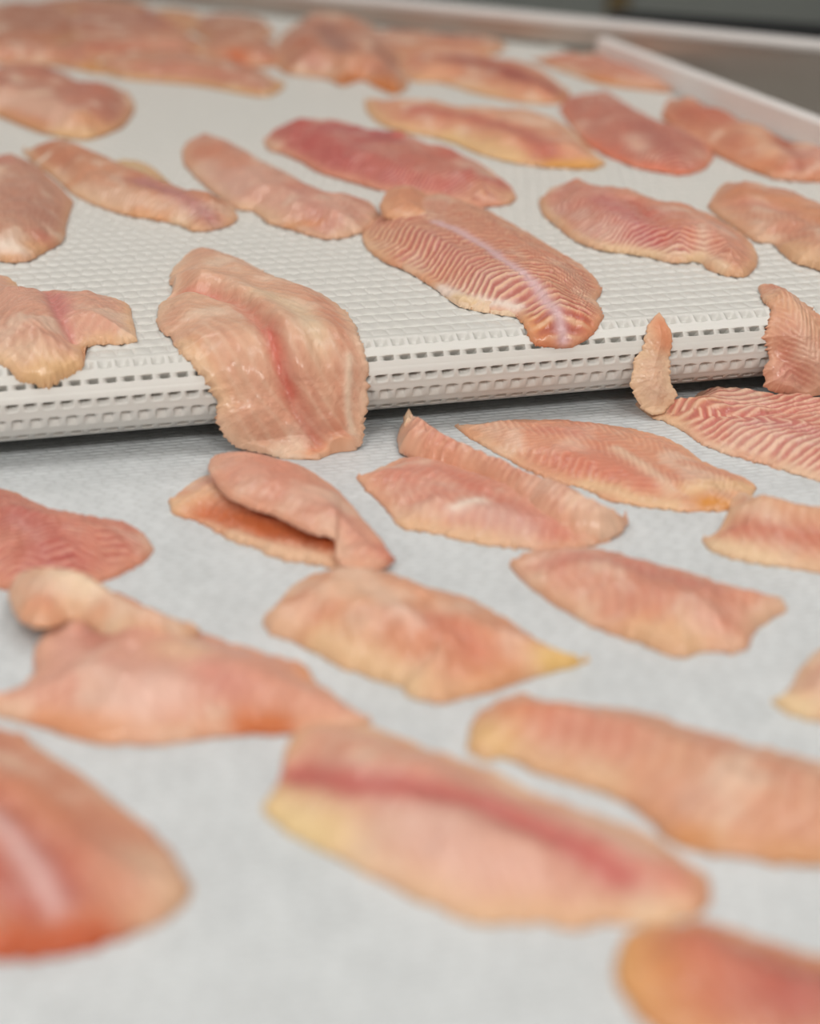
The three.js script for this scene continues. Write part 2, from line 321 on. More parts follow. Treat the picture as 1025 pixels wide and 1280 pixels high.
// One sheet of fish muscle. front / back: its near and far outline as seen in the photograph, both from one tip to the other; they are
// carried to the surface it lies on, and the far outline is drawn in until the finished thickness reaches it.
// H thickness, e thickness of the rim, dome width of the slope from rim to full thickness (mm); lf / lb lift of the near / far edge (mm)
// marks: p path, r half width (cm), c colour (orange on near edges: light glowing through flesh, painted in), k strength, h height (mm), l lift (mm)
function sheet(o) {
  const surf = o.on ?? lowerTop, id = seed++;
  const H = (o.H ?? 11) / 1000, E0 = (o.e ?? 4) * 0.62 / 1000, DW = (o.dome ?? 22) / 1000, LFs = (s) => (typeof o.lf === 'function' ? o.lf(s) : o.lf ?? 0) / 1000, LB = (o.lb ?? 0) / 1000, base = (o.up ?? 0) / 1000;
  const big = o.fine ? [320, 120] : o.coarse ? [90, 40] : [170, 72];
  const marks = (o.marks ?? []).map((m) => ({ ...m, q: m.p.map(([x, y]) => surf.find(x, y, base + H * 0.5)), r: m.r * (o.mr ?? 1) / 100, lc: m.c && linear(m.c) }));
  const weak = { mid: [o.front[0], o.front[o.front.length - 1]].map((p, i) => [mix(p[0], o.back[Math.floor(o.back.length / 2)][0], 0.1), mix(p[1], o.back[Math.floor(o.back.length / 2)][1], 0.1)]), sp: 5, k: 0.14, kl: 0.16, amp: 0.2, sl: -0.6, su: -0.6, zig: 0.15, c: '#c9806a' };
  const given = o.stripes ?? weak;
  const st = { ...given, q: given.mid.map(([x, y]) => surf.find(x, y, base + H * 0.5)) };
  let place = ([x, y]) => surf.find(x, y, base + H * 0.5);
  const aim = () => { const a = st.q[0], b = st.q[st.q.length - 1], l = Math.hypot(b[0] - a[0], b[1] - a[1]); st.d = [(b[0] - a[0]) / l, (b[1] - a[1]) / l]; st.lc = linear(st.c ?? '#b5604f'); st.ll = linear(st.l ?? '#ecc0a4'); st.reg = st.where?.map(place); };
  aim();
  let shiftF, shiftB;
  const build = (ns, nt, dF, dB) => {
    const fp = spline(o.front, ns), bp = spline(o.back, ns);
    const at = (d, i) => d[Math.round(i / ns * (d.length - 1))];
    const F = fp.map(([x, y], i) => { const s = at(dF, i); return surf.find(x + s[0], y + s[1], base + LFs(i / ns)); });
    const B = bp.map(([x, y], i) => { const s = at(dB, i); return surf.find(x + s[0], y + s[1], base + LB); });
    const rag = (o.rag ?? 1.1) * 1.25 / 1000;
    for (let i = 1; i < ns; i++) {
      const ex = B[i][0] - F[i][0], ey = B[i][1] - F[i][1], l = Math.hypot(ex, ey) || 1, w = Math.min(1, l / 0.02) * rag * 2;
      const a = (fbm(F[i][0] * 260, F[i][1] * 260, id) - 0.5) * w + (noise(F[i][0] * 900, F[i][1] * 900, id) - 0.5) * w * 0.7 + (fbm(F[i][0] * 80, F[i][1] * 80, id) - 0.5) * w, b = (fbm(B[i][0] * 260, B[i][1] * 260, id + 50) - 0.5) * w + (noise(B[i][0] * 900, B[i][1] * 900, id) - 0.5) * w * 0.7;
      F[i] = [F[i][0] + ex / l * a, F[i][1] + ey / l * a]; B[i] = [B[i][0] + ex / l * b, B[i][1] + ey / l * b];
    }
    const edge = [...F, ...[...B].reverse()], step = Math.max(1, Math.round(ns / 110));
    edge.push(F[0]);
    const V = [];
    for (let i = 0; i <= ns; i++) for (let j = 0; j <= nt; j++) {
      const t = 0.5 - 0.5 * Math.cos(Math.PI * mix(j / nt, 0.5 - 0.5 * Math.cos(Math.PI * j / nt), -0.15)), s = i / ns;
      const u = mix(F[i][0], B[i][0], t), q = mix(F[i][1], B[i][1], t);
      const d = j === 0 || j === nt ? 0 : toSegments(u, q, edge, step);
      const round = Math.sqrt(1 - Math.pow(1 - clamp(d / E0), 2)), slope = smooth(0, 1, clamp(d / DW)) * 0.5 + 0.5 * clamp(d / DW);
      const wob = 0.8 + 0.4 * fbm(u * 45, q * 30, id);
      let h = E0 * round * (0.8 + 0.4 * fbm(u * 90, q * 90, id + 3)) + (H - E0) * slope * wob, lift = base + LFs(s) * Math.pow(1 - t, o.lp ?? 1) + LB * Math.pow(t, o.lp ?? 1);
      h += (0.0022 * (fbm(u * 110, q * 80, id + 30) - 0.5) + 0.0007 * (fbm(u * 420, q * 260, id + 31) - 0.5)) * (o.bumpy ?? 1) * smooth(0, 0.006, d);
      for (const m of marks) {
        if (!m.h && !m.l) continue;
        const g = Math.exp(-Math.pow(toSegments(u, q, m.q) / m.r, 2));
        if (m.h) h += m.h / 1000 * g * Math.min(1, d / E0);
        if (m.l) lift += m.l / 1000 * g;
      }
      V.push({ u, q, d, s, t, h: Math.max(h, round * 0.0009), lift });
    }
    return { V, F, B, fp, bp };
  };
  // draw the far outline in until the silhouette fits
  shiftB = Array.from({ length: 33 }, () => [0, 0]); shiftF = shiftB.map(() => [0, 0]);
  if (!o.asDrawn) for (let pass = 0; pass < 7; pass++) {
    const ns = 32, nt = 22, { V, fp, bp } = build(ns, nt, shiftF, shiftB);
    const far = shiftB.map(() => 0);
    for (let i = 1; i < ns; i++) {
      const a = bp[i - 1], b = bp[i + 1], l = Math.hypot(b[0] - a[0], b[1] - a[1]), n = [(b[1] - a[1]) / l, -(b[0] - a[0]) / l];
      if (n[1] > -0.25) continue;                    // only where the outline faces away
      for (let j = Math.floor(nt / 3); j <= nt; j++) {
        const v = V[i * (nt + 1) + j], p = project(...surf.at(v.u, v.q, v.lift + v.h));
        // look at neighbouring sections too
        far[i] = Math.max(far[i], j === Math.floor(nt / 3) ? -1e9 : (p[0] - bp[i][0]) * n[0] + (p[1] - bp[i][1]) * n[1]);
      }
      if (far[i] < -1e8) far[i] = 0;
      const room = Math.max(0, (bp[i][0] - fp[i][0]) * n[0] + (bp[i][1] - fp[i][1]) * n[1]), now = -(shiftB[i][0] * n[0] + shiftB[i][1] * n[1]);
      const want = clamp(now + far[i] * 0.9, 0, room * 0.86);
      shiftB[i] = [-n[0] * want, -n[1] * want];
    }
    const s = shiftB.map((v, i) => i === 0 || i === ns ? v : [(shiftB[i - 1][0] + 2 * v[0] + shiftB[i + 1][0]) / 4, (shiftB[i - 1][1] + 2 * v[1] + shiftB[i + 1][1]) / 4]);
    s[0] = [0, 0]; s[ns] = [0, 0];
    shiftB = s;
  }
  {                                                   // marks were read off the photograph: set each on the point of the finished sheet that shows there
    const { V } = build(72, 44, shiftF, shiftB), at = V.map((v) => [...project(...surf.at(v.u, v.q, v.lift + v.h)), v]);
    const fallback = place;
    place = (p) => {
      let best = 1e9, hit = null;
      for (const [x, y, v] of at) { const d = Math.hypot(x - p[0], y - p[1]) + 6 * (v.q - V[0].q); if (d < best) { best = d; hit = [v.u, v.q, x, y]; } }
      return Math.hypot(hit[2] - p[0], hit[3] - p[1]) < 24 ? [hit[0], hit[1]] : fallback(p);
    };
    for (const m of marks) m.q = m.p.map(place);
    st.q = given.mid.map(place); aim();
  }
  const [ns, nt] = big, { V, F, B } = build(ns, nt, shiftF, shiftB);
  const base0 = linear(o.c ?? '#dfae94'), base1 = linear(o.c2 ?? '#d79a82'), rim = linear(o.rim ?? '#e2bd92'), rimW = (o.rimW ?? 8) * 0.7 / 1000, rimK = (o.rimK ?? 0.6) * 0.75;
  const pos = [], col = [], uv = [], idx = [];
  const push = (p, c, a, b) => { const w = world(...p); pos.push(w.x, w.y, w.z); col.push(...c); uv.push(a, b); };
  for (const v of V) {
    const { u, q, d } = v;
    let c = base0.map((x, n) => mix(x, base1[n], smooth(0.25, 0.8, fbm(u * 38, q * 26, id + 1))));
    const fa = (u - V[0].u) * st.d[0] + (q - V[0].q) * st.d[1], fb = (u - V[0].u) * st.d[1] - (q - V[0].q) * st.d[0];
    const pale = 0.62 * smooth(0.5, 0.76, fbm(u * 62, q * 44, id + 20)), blood = 0.5 * smooth(0.52, 0.78, fbm(u * 34, q * 28, id + 21));
    c = c.map((x, n) => mix(mix(x, PALE[n], pale), x * BLOOD[n], blood) * (0.93 + 0.14 * fbm(fa * 420, fb * 90, id + 22)));
    const paint = (over) => { for (const m of marks) if (m.lc && ((m.k ?? 0.6) >= 0.75) === over) {
      const g = Math.exp(-Math.pow(toSegments(u, q, m.q) / (m.r * (0.75 + 0.5 * fbm(u * 90, q * 90, id + 5))), 2)) * Math.min(0.95, (m.k ?? 0.6) * 1.2);
      c = c.map((x, n) => mix(x, m.lc[n], g));
    } };
    paint(false);
    {
      const x = u - st.q[0][0], y = q - st.q[0][1], a = x * st.d[0] + y * st.d[1], side = x * st.d[1] - y * st.d[0];
      const b = toSegments(u, q, st.q), zig = st.zig ?? 0.5, bb = side > 0 ? b * (st.low ?? 1) : b;
      const period = (st.zp ?? 22) / 1000, tri = Math.abs(((bb / period) % 1) - 0.5) * 2;
      const ph = (st.along ? (side > 0 ? b : -b) + 0.25 * a + 0.004 * fbm(u * 50, q * 50, id) : a + (side > 0 ? st.sl ?? 0.6 : st.su ?? 0.6) * bb + zig * period * (1 - tri) + 0.0026 * (fbm(u * 120, q * 120, id) - 0.5)) / ((st.sp ?? 3) / 1000);
      const wv = 0.5 + 0.5 * Math.sin(ph * 2 * Math.PI), on = (st.reg ? Math.exp(-Math.pow(toSegments(u, q, st.reg) / ((st.rw ?? 3) / 100), 4)) : 1) * smooth(0, 0.006, d) * (0.65 + 0.7 * fbm(u * 60, q * 60, id + 9));
      c = c.map((x2, n) => mix(mix(x2, st.lc[n], (st.k ?? 0.5) * on * smooth(0.75, 0.1, wv)), st.ll[n], (st.kl ?? 0.4) * on * smooth(0.6, 1, wv)));
      v.h += (st.amp ?? 0.35) / 1000 * (wv - 0.5) * on * smooth(0.003, 0.008, d);
    }
    c = c.map((x, n) => mix(x, rim[n], rimK * Math.exp(-Math.pow(d / rimW, 2)) * (0.6 + 0.6 * fbm(u * 70, q * 70, id + 4))));
    paint(true);
    const f = (o.gain ?? 1) * (0.94 + 0.12 * fbm(u * 330, q * 330, id + 6));
    v.c = c.map((x) => x * f);
  }
  for (const v of V) push(surf.at(v.u, v.q, v.lift + v.h), v.c, v.u, v.q);
  for (let i = 0; i < ns; i++) for (let j = 0; j < nt; j++) { const a = i * (nt + 1) + j, b = a + nt + 1; idx.push(a, b, a + 1, b, b + 1, a + 1); }
  const off = V.length, nb = 12, cols = Math.floor(ns / 2);
  for (let i = 0; i <= cols; i++) for (let j = 0; j <= nb; j++) {   // underside
    const si = Math.min(ns, i * 2), jj = Math.round(j / nb * nt), v = V[si * (nt + 1) + jj];
    push(surf.at(v.u, v.q, v.lift + 0.0004), v.c, v.u, v.q);
  }
  for (let i = 0; i < cols; i++) for (let j = 0; j < nb; j++) { const a = off + i * (nb + 1) + j, b = a + nb + 1; idx.push(a, a + 1, b, b, a + 1, b + 1); }
  for (const j of [0, nt]) for (let i = 0; i < cols; i++) {          // close the rim
    const a = 2 * i * (nt + 1) + j, b = (2 * i + 2) * (nt + 1) + j, m = (2 * i + 1) * (nt + 1) + j, c = off + i * (nb + 1) + (j ? nb : 0), d = c + nb + 1;
    if (j) idx.push(a, m, c, m, d, c, m, b, d); else idx.push(a, c, m, m, c, d, m, d, b);
  }
  const g = new THREE.BufferGeometry();
  g.setAttribute('position', new THREE.Float32BufferAttribute(pos, 3)); g.setAttribute('color', new THREE.Float32BufferAttribute(col, 3)); g.setAttribute('uv', new THREE.Float32BufferAttribute(uv, 2));
  g.setIndex(idx); g.computeVertexNormals();
  return g;
}
const UPPER = 'fillets on the raised belt', LOWER = 'fillets on the lower belt';
// a fillet: its body, and as children the flaps that are folded or curled
function fillet(label, o, parts = []) {
  const body = sheet(o);
  body.computeBoundingBox();
  const c = body.boundingBox.getCenter(new THREE.Vector3()); c.y = body.boundingBox.min.y;
  let root;
  if (parts.length) { root = thing('fish_fillet', label, 'fish fillet', o.on ? UPPER : LOWER); const b = mesh('flesh', body.translate(-c.x, -c.y, -c.z), o.thin ? fleshThin : flesh, root); }
  else { root = mesh('fish_fillet', body.translate(-c.x, -c.y, -c.z), o.thin ? fleshThin : flesh); tag(root, label, 'fish fillet', o.group ?? (o.on ? UPPER : LOWER)); }
  root.position.copy(c);
  for (const [name, p, note] of parts) {
    const m = mesh(name, sheet({ on: o.on, ...p }).translate(-c.x, -c.y, -c.z), p.thin ? fleshThin : flesh, root);
    if (note) m.userData.label = note;
  }
  return root;
}

// ------ on the raised belt, from the near end to the far end
fillet('large pale fillet draped over the raised belt\'s rounded end, its tail touching the lower belt', {
  on: drape, fine: true, asDrawn: true, bumpy: 0.5, H: 9, e: 3.5, dome: 16, c: '#e3b699', c2: '#dca489', rim: '#ead0b0', rimW: 7, rimK: 0.55, rag: 1.2,
  front: [[238, 316], [222, 332], [211, 350], [216, 367], [199, 385], [197, 403], [217, 430], [242, 460], [263, 490], [276, 537], [292, 559], [321, 565], [359, 574], [385, 575]],
  back: [[238, 316], [280, 321], [307, 331], [365, 360], [400, 371], [433, 395], [452, 427], [460, 463], [459, 501], [456, 534], [448, 561], [422, 566], [398, 575], [385, 575]],
  stripes: { mid: [[225, 372], [320, 400], [345, 440], [375, 520], [395, 560]], along: true, sp: 6, k: 0.06, kl: 0.16, amp: 0.2, c: '#cf8a70', l: '#f2d8be' },
  marks: [
    { p: [[212, 372], [255, 368], [300, 385], [335, 412], [342, 432], [352, 458], [372, 510], [398, 555]], r: 0.5, h: -4.5, c: '#cf7f6c', k: 0.6 },
    { p: [[335, 412], [342, 432], [350, 462], [360, 490]], r: 0.3, c: '#cc5a4c', k: 0.55 },
    { p: [[225, 345], [290, 352], [340, 385], [365, 440], [400, 520], [425, 558]], r: 0.8, h: 4.5 },
    { p: [[375, 430], [398, 500], [420, 540]], r: 0.3, h: -1.2, c: '#c88068', k: 0.4 },
    { p: [[330, 362], [370, 385], [400, 420]], r: 0.9, c: '#ead2b0', k: 0.55 },
    { p: [[405, 378], [430, 420], [437, 470], [430, 540]], r: 0.7, c: '#d98a6c', k: 0.5 },
    { p: [[436, 450], [436, 500], [440, 540]], r: 0.25, c: '#f2e0c8', k: 0.6, h: 0.8 },
    { p: [[228, 430], [250, 462], [272, 500]], r: 0.7, c: '#eab98a', k: 0.5 },
    { p: [[232, 365], [262, 372]], r: 0.5, c: '#d98070', k: 0.5 },
    { p: [[262, 470], [290, 520], [315, 560]], r: 0.5, h: 1.2 }, { p: [[285, 440], [300, 490], [300, 540]], r: 0.35, h: -0.9 },
    { p: [[390, 567], [425, 555]], r: 0.4, c: '#e08a60', k: 0.6 }],
});
fillet('two-lobed pale pink fillet whose glossy yellowish tip overhangs the raised belt\'s near edge', {
  on: beltTop, fine: true, bumpy: 0.6, H: 10, e: 4, dome: 20, c: '#dfa992', c2: '#d9a087', rim: '#e7bd8c', rimK: 0.85, rimW: 7,
  front: [[-40, 425], [-20, 445], [7, 461], [24, 476], [43, 484], [61, 485], [89, 467], [105, 458], [104, 440], [116, 433], [154, 431], [172, 427]],
  back: [[-40, 345], [-15, 342], [8, 344], [22, 349], [36, 358], [60, 359], [100, 363], [137, 371], [163, 385], [166, 398], [172, 427]],
  marks: [{ p: [[60, 362], [75, 395], [92, 430]], r: 0.35, h: -2.5, c: '#cc7f78', k: 0.7 }, { p: [[72, 372], [80, 392]], r: 0.5, c: '#cf7f7d', k: 0.6 }, { p: [[15, 440], [60, 455]], r: 0.9, c: '#edcdb0', k: 0.6 }, { p: [[40, 478], [90, 462]], r: 0.6, c: '#e9bd84', k: 0.6 }, { p: [[20, 360], [50, 410], [60, 450]], r: 1.2, h: 3 }],
});
fillet('boldly striped orange-pink fillet with pale lilac centre line, tail on the raised belt\'s near edge', {
  on: beltTop, fine: true, H: 12, e: 3.5, dome: 26, c: '#dc9a7c', c2: '#d48c72', rim: '#e4b288', rimK: 0.7, rimW: 6,
  front: [[452, 296], [458, 311], [480, 328], [512, 342], [543, 362], [560, 374], [577, 383], [615, 392], [646, 398], [658, 414], [669, 431], [690, 436], [715, 435]],
  back: [[452, 296], [470, 272], [500, 260], [536, 243], [575, 250], [612, 264], [652, 286], [690, 309], [721, 328], [743, 347], [752, 366], [745, 378], [754, 394], [748, 408], [737, 422], [715, 435]],
  stripes: { mid: [[505, 262], [552, 279], [600, 302], [640, 330], [675, 362], [695, 392], [705, 425]], sp: 6.7, k: 0.7, kl: 0.7, amp: 0.9, sl: -0.75, su: -1.0, zig: 0.3, zp: 34, c: '#b25a50', l: '#f0c6a2' },
  marks: [
    { p: [[545, 277], [600, 302], [640, 330], [675, 362], [695, 392], [705, 425]], r: 0.32, c: '#dcb6b8', k: 0.85, h: -0.6 },
    { p: [[530, 290], [580, 320], [620, 350], [660, 385]], r: 1.0, c: '#cf8c8c', k: 0.35 },
    { p: [[690, 402], [698, 430]], r: 0.9, c: '#ac5258', k: 0.6 }, { p: [[728, 398], [738, 412]], r: 0.8, c: '#d2603a', k: 0.62 }, { p: [[672, 408], [682, 424]], r: 0.7, c: '#dc8450', k: 0.6 }, { p: [[672, 420], [676, 432]], r: 0.4, c: '#cc5a3e', k: 0.5 },
    { p: [[660, 395], [672, 410]], r: 0.5, c: '#e39a5e', k: 0.6 },
    { p: [[548, 366], [580, 372], [645, 384]], r: 0.4, c: '#f1ddd0', k: 0.8, h: 0.5 }, { p: [[565, 376], [600, 384]], r: 0.4, c: '#e8c79e', k: 0.8 },
    { p: [[465, 290], [480, 315]], r: 0.9, c: '#e0b894', k: 0.5 }, { p: [[700, 330], [735, 362]], r: 0.7, c: '#c99a84', k: 0.5 }],
}, [
  ['folded_flap', { up: 8, H: 7, e: 4, dome: 12, c: '#e0a078', c2: '#db9470', rim: '#e6b48c', front: [[474, 258], [480, 272], [500, 276], [530, 279], [546, 276]], back: [[474, 258], [483, 240], [500, 232], [518, 234], [534, 245], [546, 276]] }, 'smooth orange belly flap folded over'],
  ['belly_membrane', { H: 5, e: 2.5, dome: 8, c: '#ecd2bc', c2: '#e6bfa4', rim: '#e6c79c', front: [[555, 371], [578, 385], [616, 393], [648, 397]], back: [[555, 371], [590, 374], [625, 380], [648, 397]], rag: 1.4 }, 'white membrane along the belly edge'],
]);
fillet('plump fillet with crimson striped middle and orange tail, right of the boldly striped one', {
  on: beltTop, fine: true, H: 13, e: 5, dome: 24, c: '#dda184', c2: '#d99678', rim: '#e4ba90', rimK: 0.8, rimW: 7, rag: 1.2,
  front: [[673, 254], [678, 268], [695, 283], [713, 298], [733, 308], [760, 315], [789, 318], [824, 326], [847, 330], [871, 328], [888, 339], [917, 347], [933, 346], [946, 334]],
  back: [[673, 254], [683, 241], [713, 226], [736, 226], [757, 232], [798, 238], [836, 249], [882, 265], [917, 285], [938, 303], [948, 322], [946, 334]],
  stripes: { mid: [[735, 240], [778, 256], [815, 282], [830, 312]], sp: 4.6, k: 0.75, kl: 0.7, amp: 0.7, sl: -0.6, su: -0.6, zig: 0.25, c: '#b04c52', l: '#efc0b0', where: [[700, 262], [770, 268], [822, 302]], rw: 4.5 },
  marks: [{ p: [[755, 250], [785, 268], [812, 300]], r: 1.0, c: '#c25a60', k: 0.55 }, { p: [[790, 250], [812, 272], [835, 300]], r: 0.6, h: -2.2, c: '#c4532f', k: 0.7 }, { p: [[840, 275], [870, 300]], r: 1.3, c: '#da8a5e', k: 0.6 }, { p: [[878, 280], [880, 318], [905, 334]], r: 0.4, c: '#f0d2b4', k: 0.7, h: 0.8 }, { p: [[760, 312], [820, 318], [870, 326]], r: 0.45, c: '#ecd0ac', k: 0.7 }, { p: [[705, 238], [720, 232]], r: 0.8, c: '#cf7d6c', k: 0.4 }],
});
fillet('beige fillet with an orange band and ruffled edge, right of the plump crimson-centred one', {
  on: beltTop, mr: 1.3, H: 11, e: 4, dome: 20, c: '#d9a68c', c2: '#d6987c', rim: '#e3b78e', rag: 1.4,
  front: [[884, 259], [893, 268], [918, 285], [940, 301], [967, 307], [976, 316], [993, 329], [1011, 334], [1030, 341], [1065, 352], [1095, 335], [1100, 305]],
  back: [[884, 259], [899, 234], [914, 227], [940, 228], [971, 234], [1000, 242], [1025, 254], [1060, 270], [1090, 288], [1100, 305]],
  marks: [{ p: [[920, 240], [980, 252], [1050, 280]], r: 0.8, c: '#dd8f60', k: 0.6 }, { p: [[930, 252], [990, 264]], r: 0.4, c: '#cf7a64', k: 0.5, h: -1 }, { p: [[980, 318], [1025, 330]], r: 0.8, c: '#e3b48a', k: 0.6, h: 1.5 }],
});
fillet('round brownish-pink fillet end with a white fat streak, beside the slim orange fillet', {
  on: beltTop, mr: 1.4, H: 14, e: 5, dome: 22, c: '#cc9880', c2: '#c48a74', rim: '#dfae84', rimW: 6,
  front: [[-60, 300], [-30, 318], [0, 327], [20, 329], [38, 326], [60, 314], [80, 300], [84, 280], [92, 254]],
  back: [[-60, 215], [-30, 200], [-10, 193], [8, 191], [25, 196], [45, 207], [65, 224], [82, 240], [92, 254]],
  marks: [{ p: [[5, 302], [22, 312]], r: 0.35, c: '#f3ddcb', k: 0.8 }, { p: [[10, 322], [60, 316]], r: 0.5, c: '#e5ab78', k: 0.5 }, { p: [[30, 230], [50, 270]], r: 1.2, c: '#b87f6c', k: 0.4 }, { p: [[56, 296], [62, 304]], r: 0.4, c: '#c46a5c', k: 0.6 }, { p: [[0, 196], [12, 200]], r: 0.7, c: '#cc7a6c', k: 0.5 }],
});
fillet('long slim orange fillet with mauve centre line, touching the round brownish fillet end', {
  on: beltTop, fine: true, mr: 1.4, H: 12, e: 4, dome: 18, c: '#d69a78', c2: '#cf8b6c', rim: '#e6bd94', rimW: 7, rimK: 0.7,
  front: [[28, 190], [42, 204], [66, 222], [92, 244], [120, 258], [150, 268], [180, 274], [205, 278], [225, 283], [243, 290], [270, 288], [290, 281], [298, 274]],
  back: [[28, 190], [45, 181], [65, 177], [95, 178], [120, 191], [150, 203], [185, 217], [215, 228], [250, 239], [275, 249], [293, 261], [298, 274]],
  stripes: { mid: [[70, 195], [150, 222], [200, 243], [270, 280]], sp: 4.2, k: 0.4, kl: 0.3, amp: 0.4, sl: -0.5, su: -0.5, zig: 0.2, c: '#bd6a4c' },
  marks: [{ p: [[175, 224], [215, 240], [250, 262], [270, 280]], r: 0.55, c: '#b0717a', k: 0.65, h: -1 }, { p: [[95, 236], [150, 248], [200, 262], [225, 278]], r: 0.6, c: '#eccbb0', k: 0.7 }, { p: [[45, 205], [60, 194]], r: 0.25, c: '#f4e2d0', k: 0.8 }, { p: [[165, 268], [205, 276]], r: 0.4, c: '#d9824c', k: 0.7 }],
}, [['belly_flap', { H: 4, e: 2, dome: 8, c: '#e0c09a', c2: '#dfb890', rim: '#e6cc9c', thin: true, front: [[140, 202], [165, 212], [190, 222], [212, 228]], back: [[140, 202], [160, 199], [188, 207], [212, 228]] }, 'thin yellowish belly edge']]);
fillet('long pale pink fillet with rounded orange end, between the slim orange and deep red ones', {
  on: beltTop, fine: true, mr: 1.4, H: 12, e: 4.5, dome: 22, c: '#dcaa96', c2: '#d89e88', rim: '#e3bb92', rag: 1.3,
  front: [[227, 192], [229, 204], [236, 214], [250, 228], [270, 245], [295, 262], [317, 266], [335, 280], [360, 287], [385, 295], [407, 300], [435, 297], [460, 288], [476, 272]],
  back: [[227, 192], [230, 182], [240, 174], [258, 168], [278, 173], [300, 184], [325, 199], [355, 214], [380, 226], [410, 236], [440, 245], [465, 254], [476, 272]],
  marks: [{ p: [[240, 185], [275, 190], [290, 205]], r: 1.0, c: '#d68766', k: 0.6 }, { p: [[245, 215], [300, 240]], r: 1.0, c: '#dfb4a4', k: 0.5 }, { p: [[370, 235], [395, 265], [405, 295]], r: 0.5, c: '#cc8678', k: 0.5, h: -1.5 }, { p: [[360, 288], [400, 278]], r: 0.35, c: '#d88a58', k: 0.6 }, { p: [[300, 262], [340, 276]], r: 0.5, c: '#e8c0a0', k: 0.5 }],
});
fillet('deep red striped fillet with a paler pointed right end, the reddest on the raised belt', {
  on: beltTop, fine: true, mr: 1.5, H: 14, e: 4, dome: 26, c: '#d47868', c2: '#cb6257', rim: '#e3b090', rimW: 7, rimK: 0.75,
  front: [[329, 178], [335, 187], [350, 192], [375, 203], [400, 217], [435, 227], [465, 236], [510, 245], [562, 253], [593, 260], [621, 258], [638, 255], [646, 249]],
  back: [[329, 178], [340, 165], [360, 152], [385, 149], [422, 150], [446, 154], [484, 162], [519, 169], [557, 184], [598, 203], [623, 221], [641, 237], [646, 249]],
  stripes: { mid: [[345, 160], [450, 170], [520, 195], [580, 235]], sp: 4.4, k: 0.7, kl: 0.55, amp: 0.7, sl: -0.4, su: -0.5, zig: 0.25, c: '#a23a42', l: '#e8b0a0', where: [[360, 185], [450, 200], [540, 235]], rw: 5 },
  marks: [{ p: [[365, 165], [400, 180], [440, 195]], r: 1.4, c: '#c23c38', k: 0.6 }, { p: [[470, 172], [500, 178]], r: 0.6, c: '#9c3a42', k: 0.6 }, { p: [[500, 185], [560, 210]], r: 1.4, c: '#cf8266', k: 0.6 }, { p: [[575, 205], [600, 216], [620, 222]], r: 0.3, c: '#e9bfa4', k: 0.7 }, { p: [[600, 235], [635, 245]], r: 0.9, c: '#dba880', k: 0.7 }, { p: [[332, 178], [345, 182]], r: 0.5, c: '#e9c6a8', k: 0.7 }, { p: [[420, 158], [480, 165]], r: 0.8, c: '#b8666c', k: 0.5 }],
});
fillet('long peach fillet with a yellow right tip, just beyond the deep red fillet', {
  on: beltTop, mr: 1.4, gain: 1.08, H: 13, e: 4.5, dome: 24, c: '#dfa888', c2: '#da9a7a', rim: '#e6c08a', rimK: 0.85, rimW: 9,
  front: [[455, 128], [459, 141], [476, 156], [509, 166], [562, 178], [598, 193], [641, 204], [687, 210], [725, 212], [745, 211], [757, 206]],
  back: [[455, 128], [466, 123], [500, 124], [537, 126], [578, 132], [628, 135], [662, 138], [700, 152], [727, 175], [757, 206]],
  marks: [{ p: [[520, 132], [590, 145], [650, 165], [690, 200]], r: 0.8, c: '#b84e42', k: 0.68, h: -1 }, { p: [[560, 172], [640, 196]], r: 0.6, c: '#e3c08a', k: 0.6 }, { p: [[690, 206], [740, 207]], r: 0.5, c: '#d99a4e', k: 0.75 }],
});
fillet('broad dusky pink fillet with peaked back and red striped flank, beside the long peach fillet', {
  on: beltTop, mr: 1.3, gain: 1.1, H: 11, e: 4, dome: 26, c: '#d0846f', c2: '#c87360', rim: '#dc8e6c', rimW: 7,
  front: [[699, 138], [710, 154], [732, 180], [757, 195], [795, 210], [825, 216], [850, 220], [880, 212], [893, 197]],
  back: [[699, 138], [707, 122], [725, 119], [755, 114], [785, 131], [805, 142], [835, 155], [865, 165], [885, 183], [893, 197]],
  stripes: { mid: [[715, 130], [790, 160], [860, 210]], sp: 6.5, k: 0.65, kl: 0.45, amp: 0.8, sl: -0.5, su: -0.5, zig: 0.3, c: '#9c4240' },
  marks: [{ p: [[800, 155], [825, 172], [838, 190]], r: 0.7, c: '#a9544c', k: 0.6 }, { p: [[735, 182], [790, 206], [850, 217]], r: 0.5, c: '#d5664c', k: 0.6 }, { p: [[875, 190], [886, 200]], r: 0.6, c: '#e3b498', k: 0.6 }],
});
fillet('orange-brown crumpled fillet beside the white guide strip at the right edge of the raised belt', {
  on: beltTop, mr: 1.4, gain: 1.08, H: 13, e: 5, dome: 20, c: '#d18e70', c2: '#c97c62', rim: '#dfa47c', rag: 1.4,
  front: [[826, 147], [840, 160], [862, 176], [897, 195], [923, 208], [949, 217], [967, 224], [997, 227], [1025, 228], [1050, 226], [1064, 212]],
  back: [[826, 147], [833, 126], [850, 121], [875, 125], [905, 138], [936, 151], [967, 164], [993, 173], [1025, 184], [1050, 198], [1064, 212]],
  marks: [{ p: [[870, 135], [910, 150]], r: 0.9, c: '#c9684e', k: 0.6 }, { p: [[940, 160], [965, 190]], r: 0.7, c: '#e2ae8c', k: 0.6 }, { p: [[975, 170], [990, 190], [1000, 205]], r: 0.5, c: '#a9543e', k: 0.7, h: -2 }, { p: [[1010, 190], [1040, 205]], r: 0.9, c: '#d9a494', k: 0.6 }, { p: [[945, 210], [970, 205]], r: 0.6, c: '#cf7446', k: 0.5 }],
});
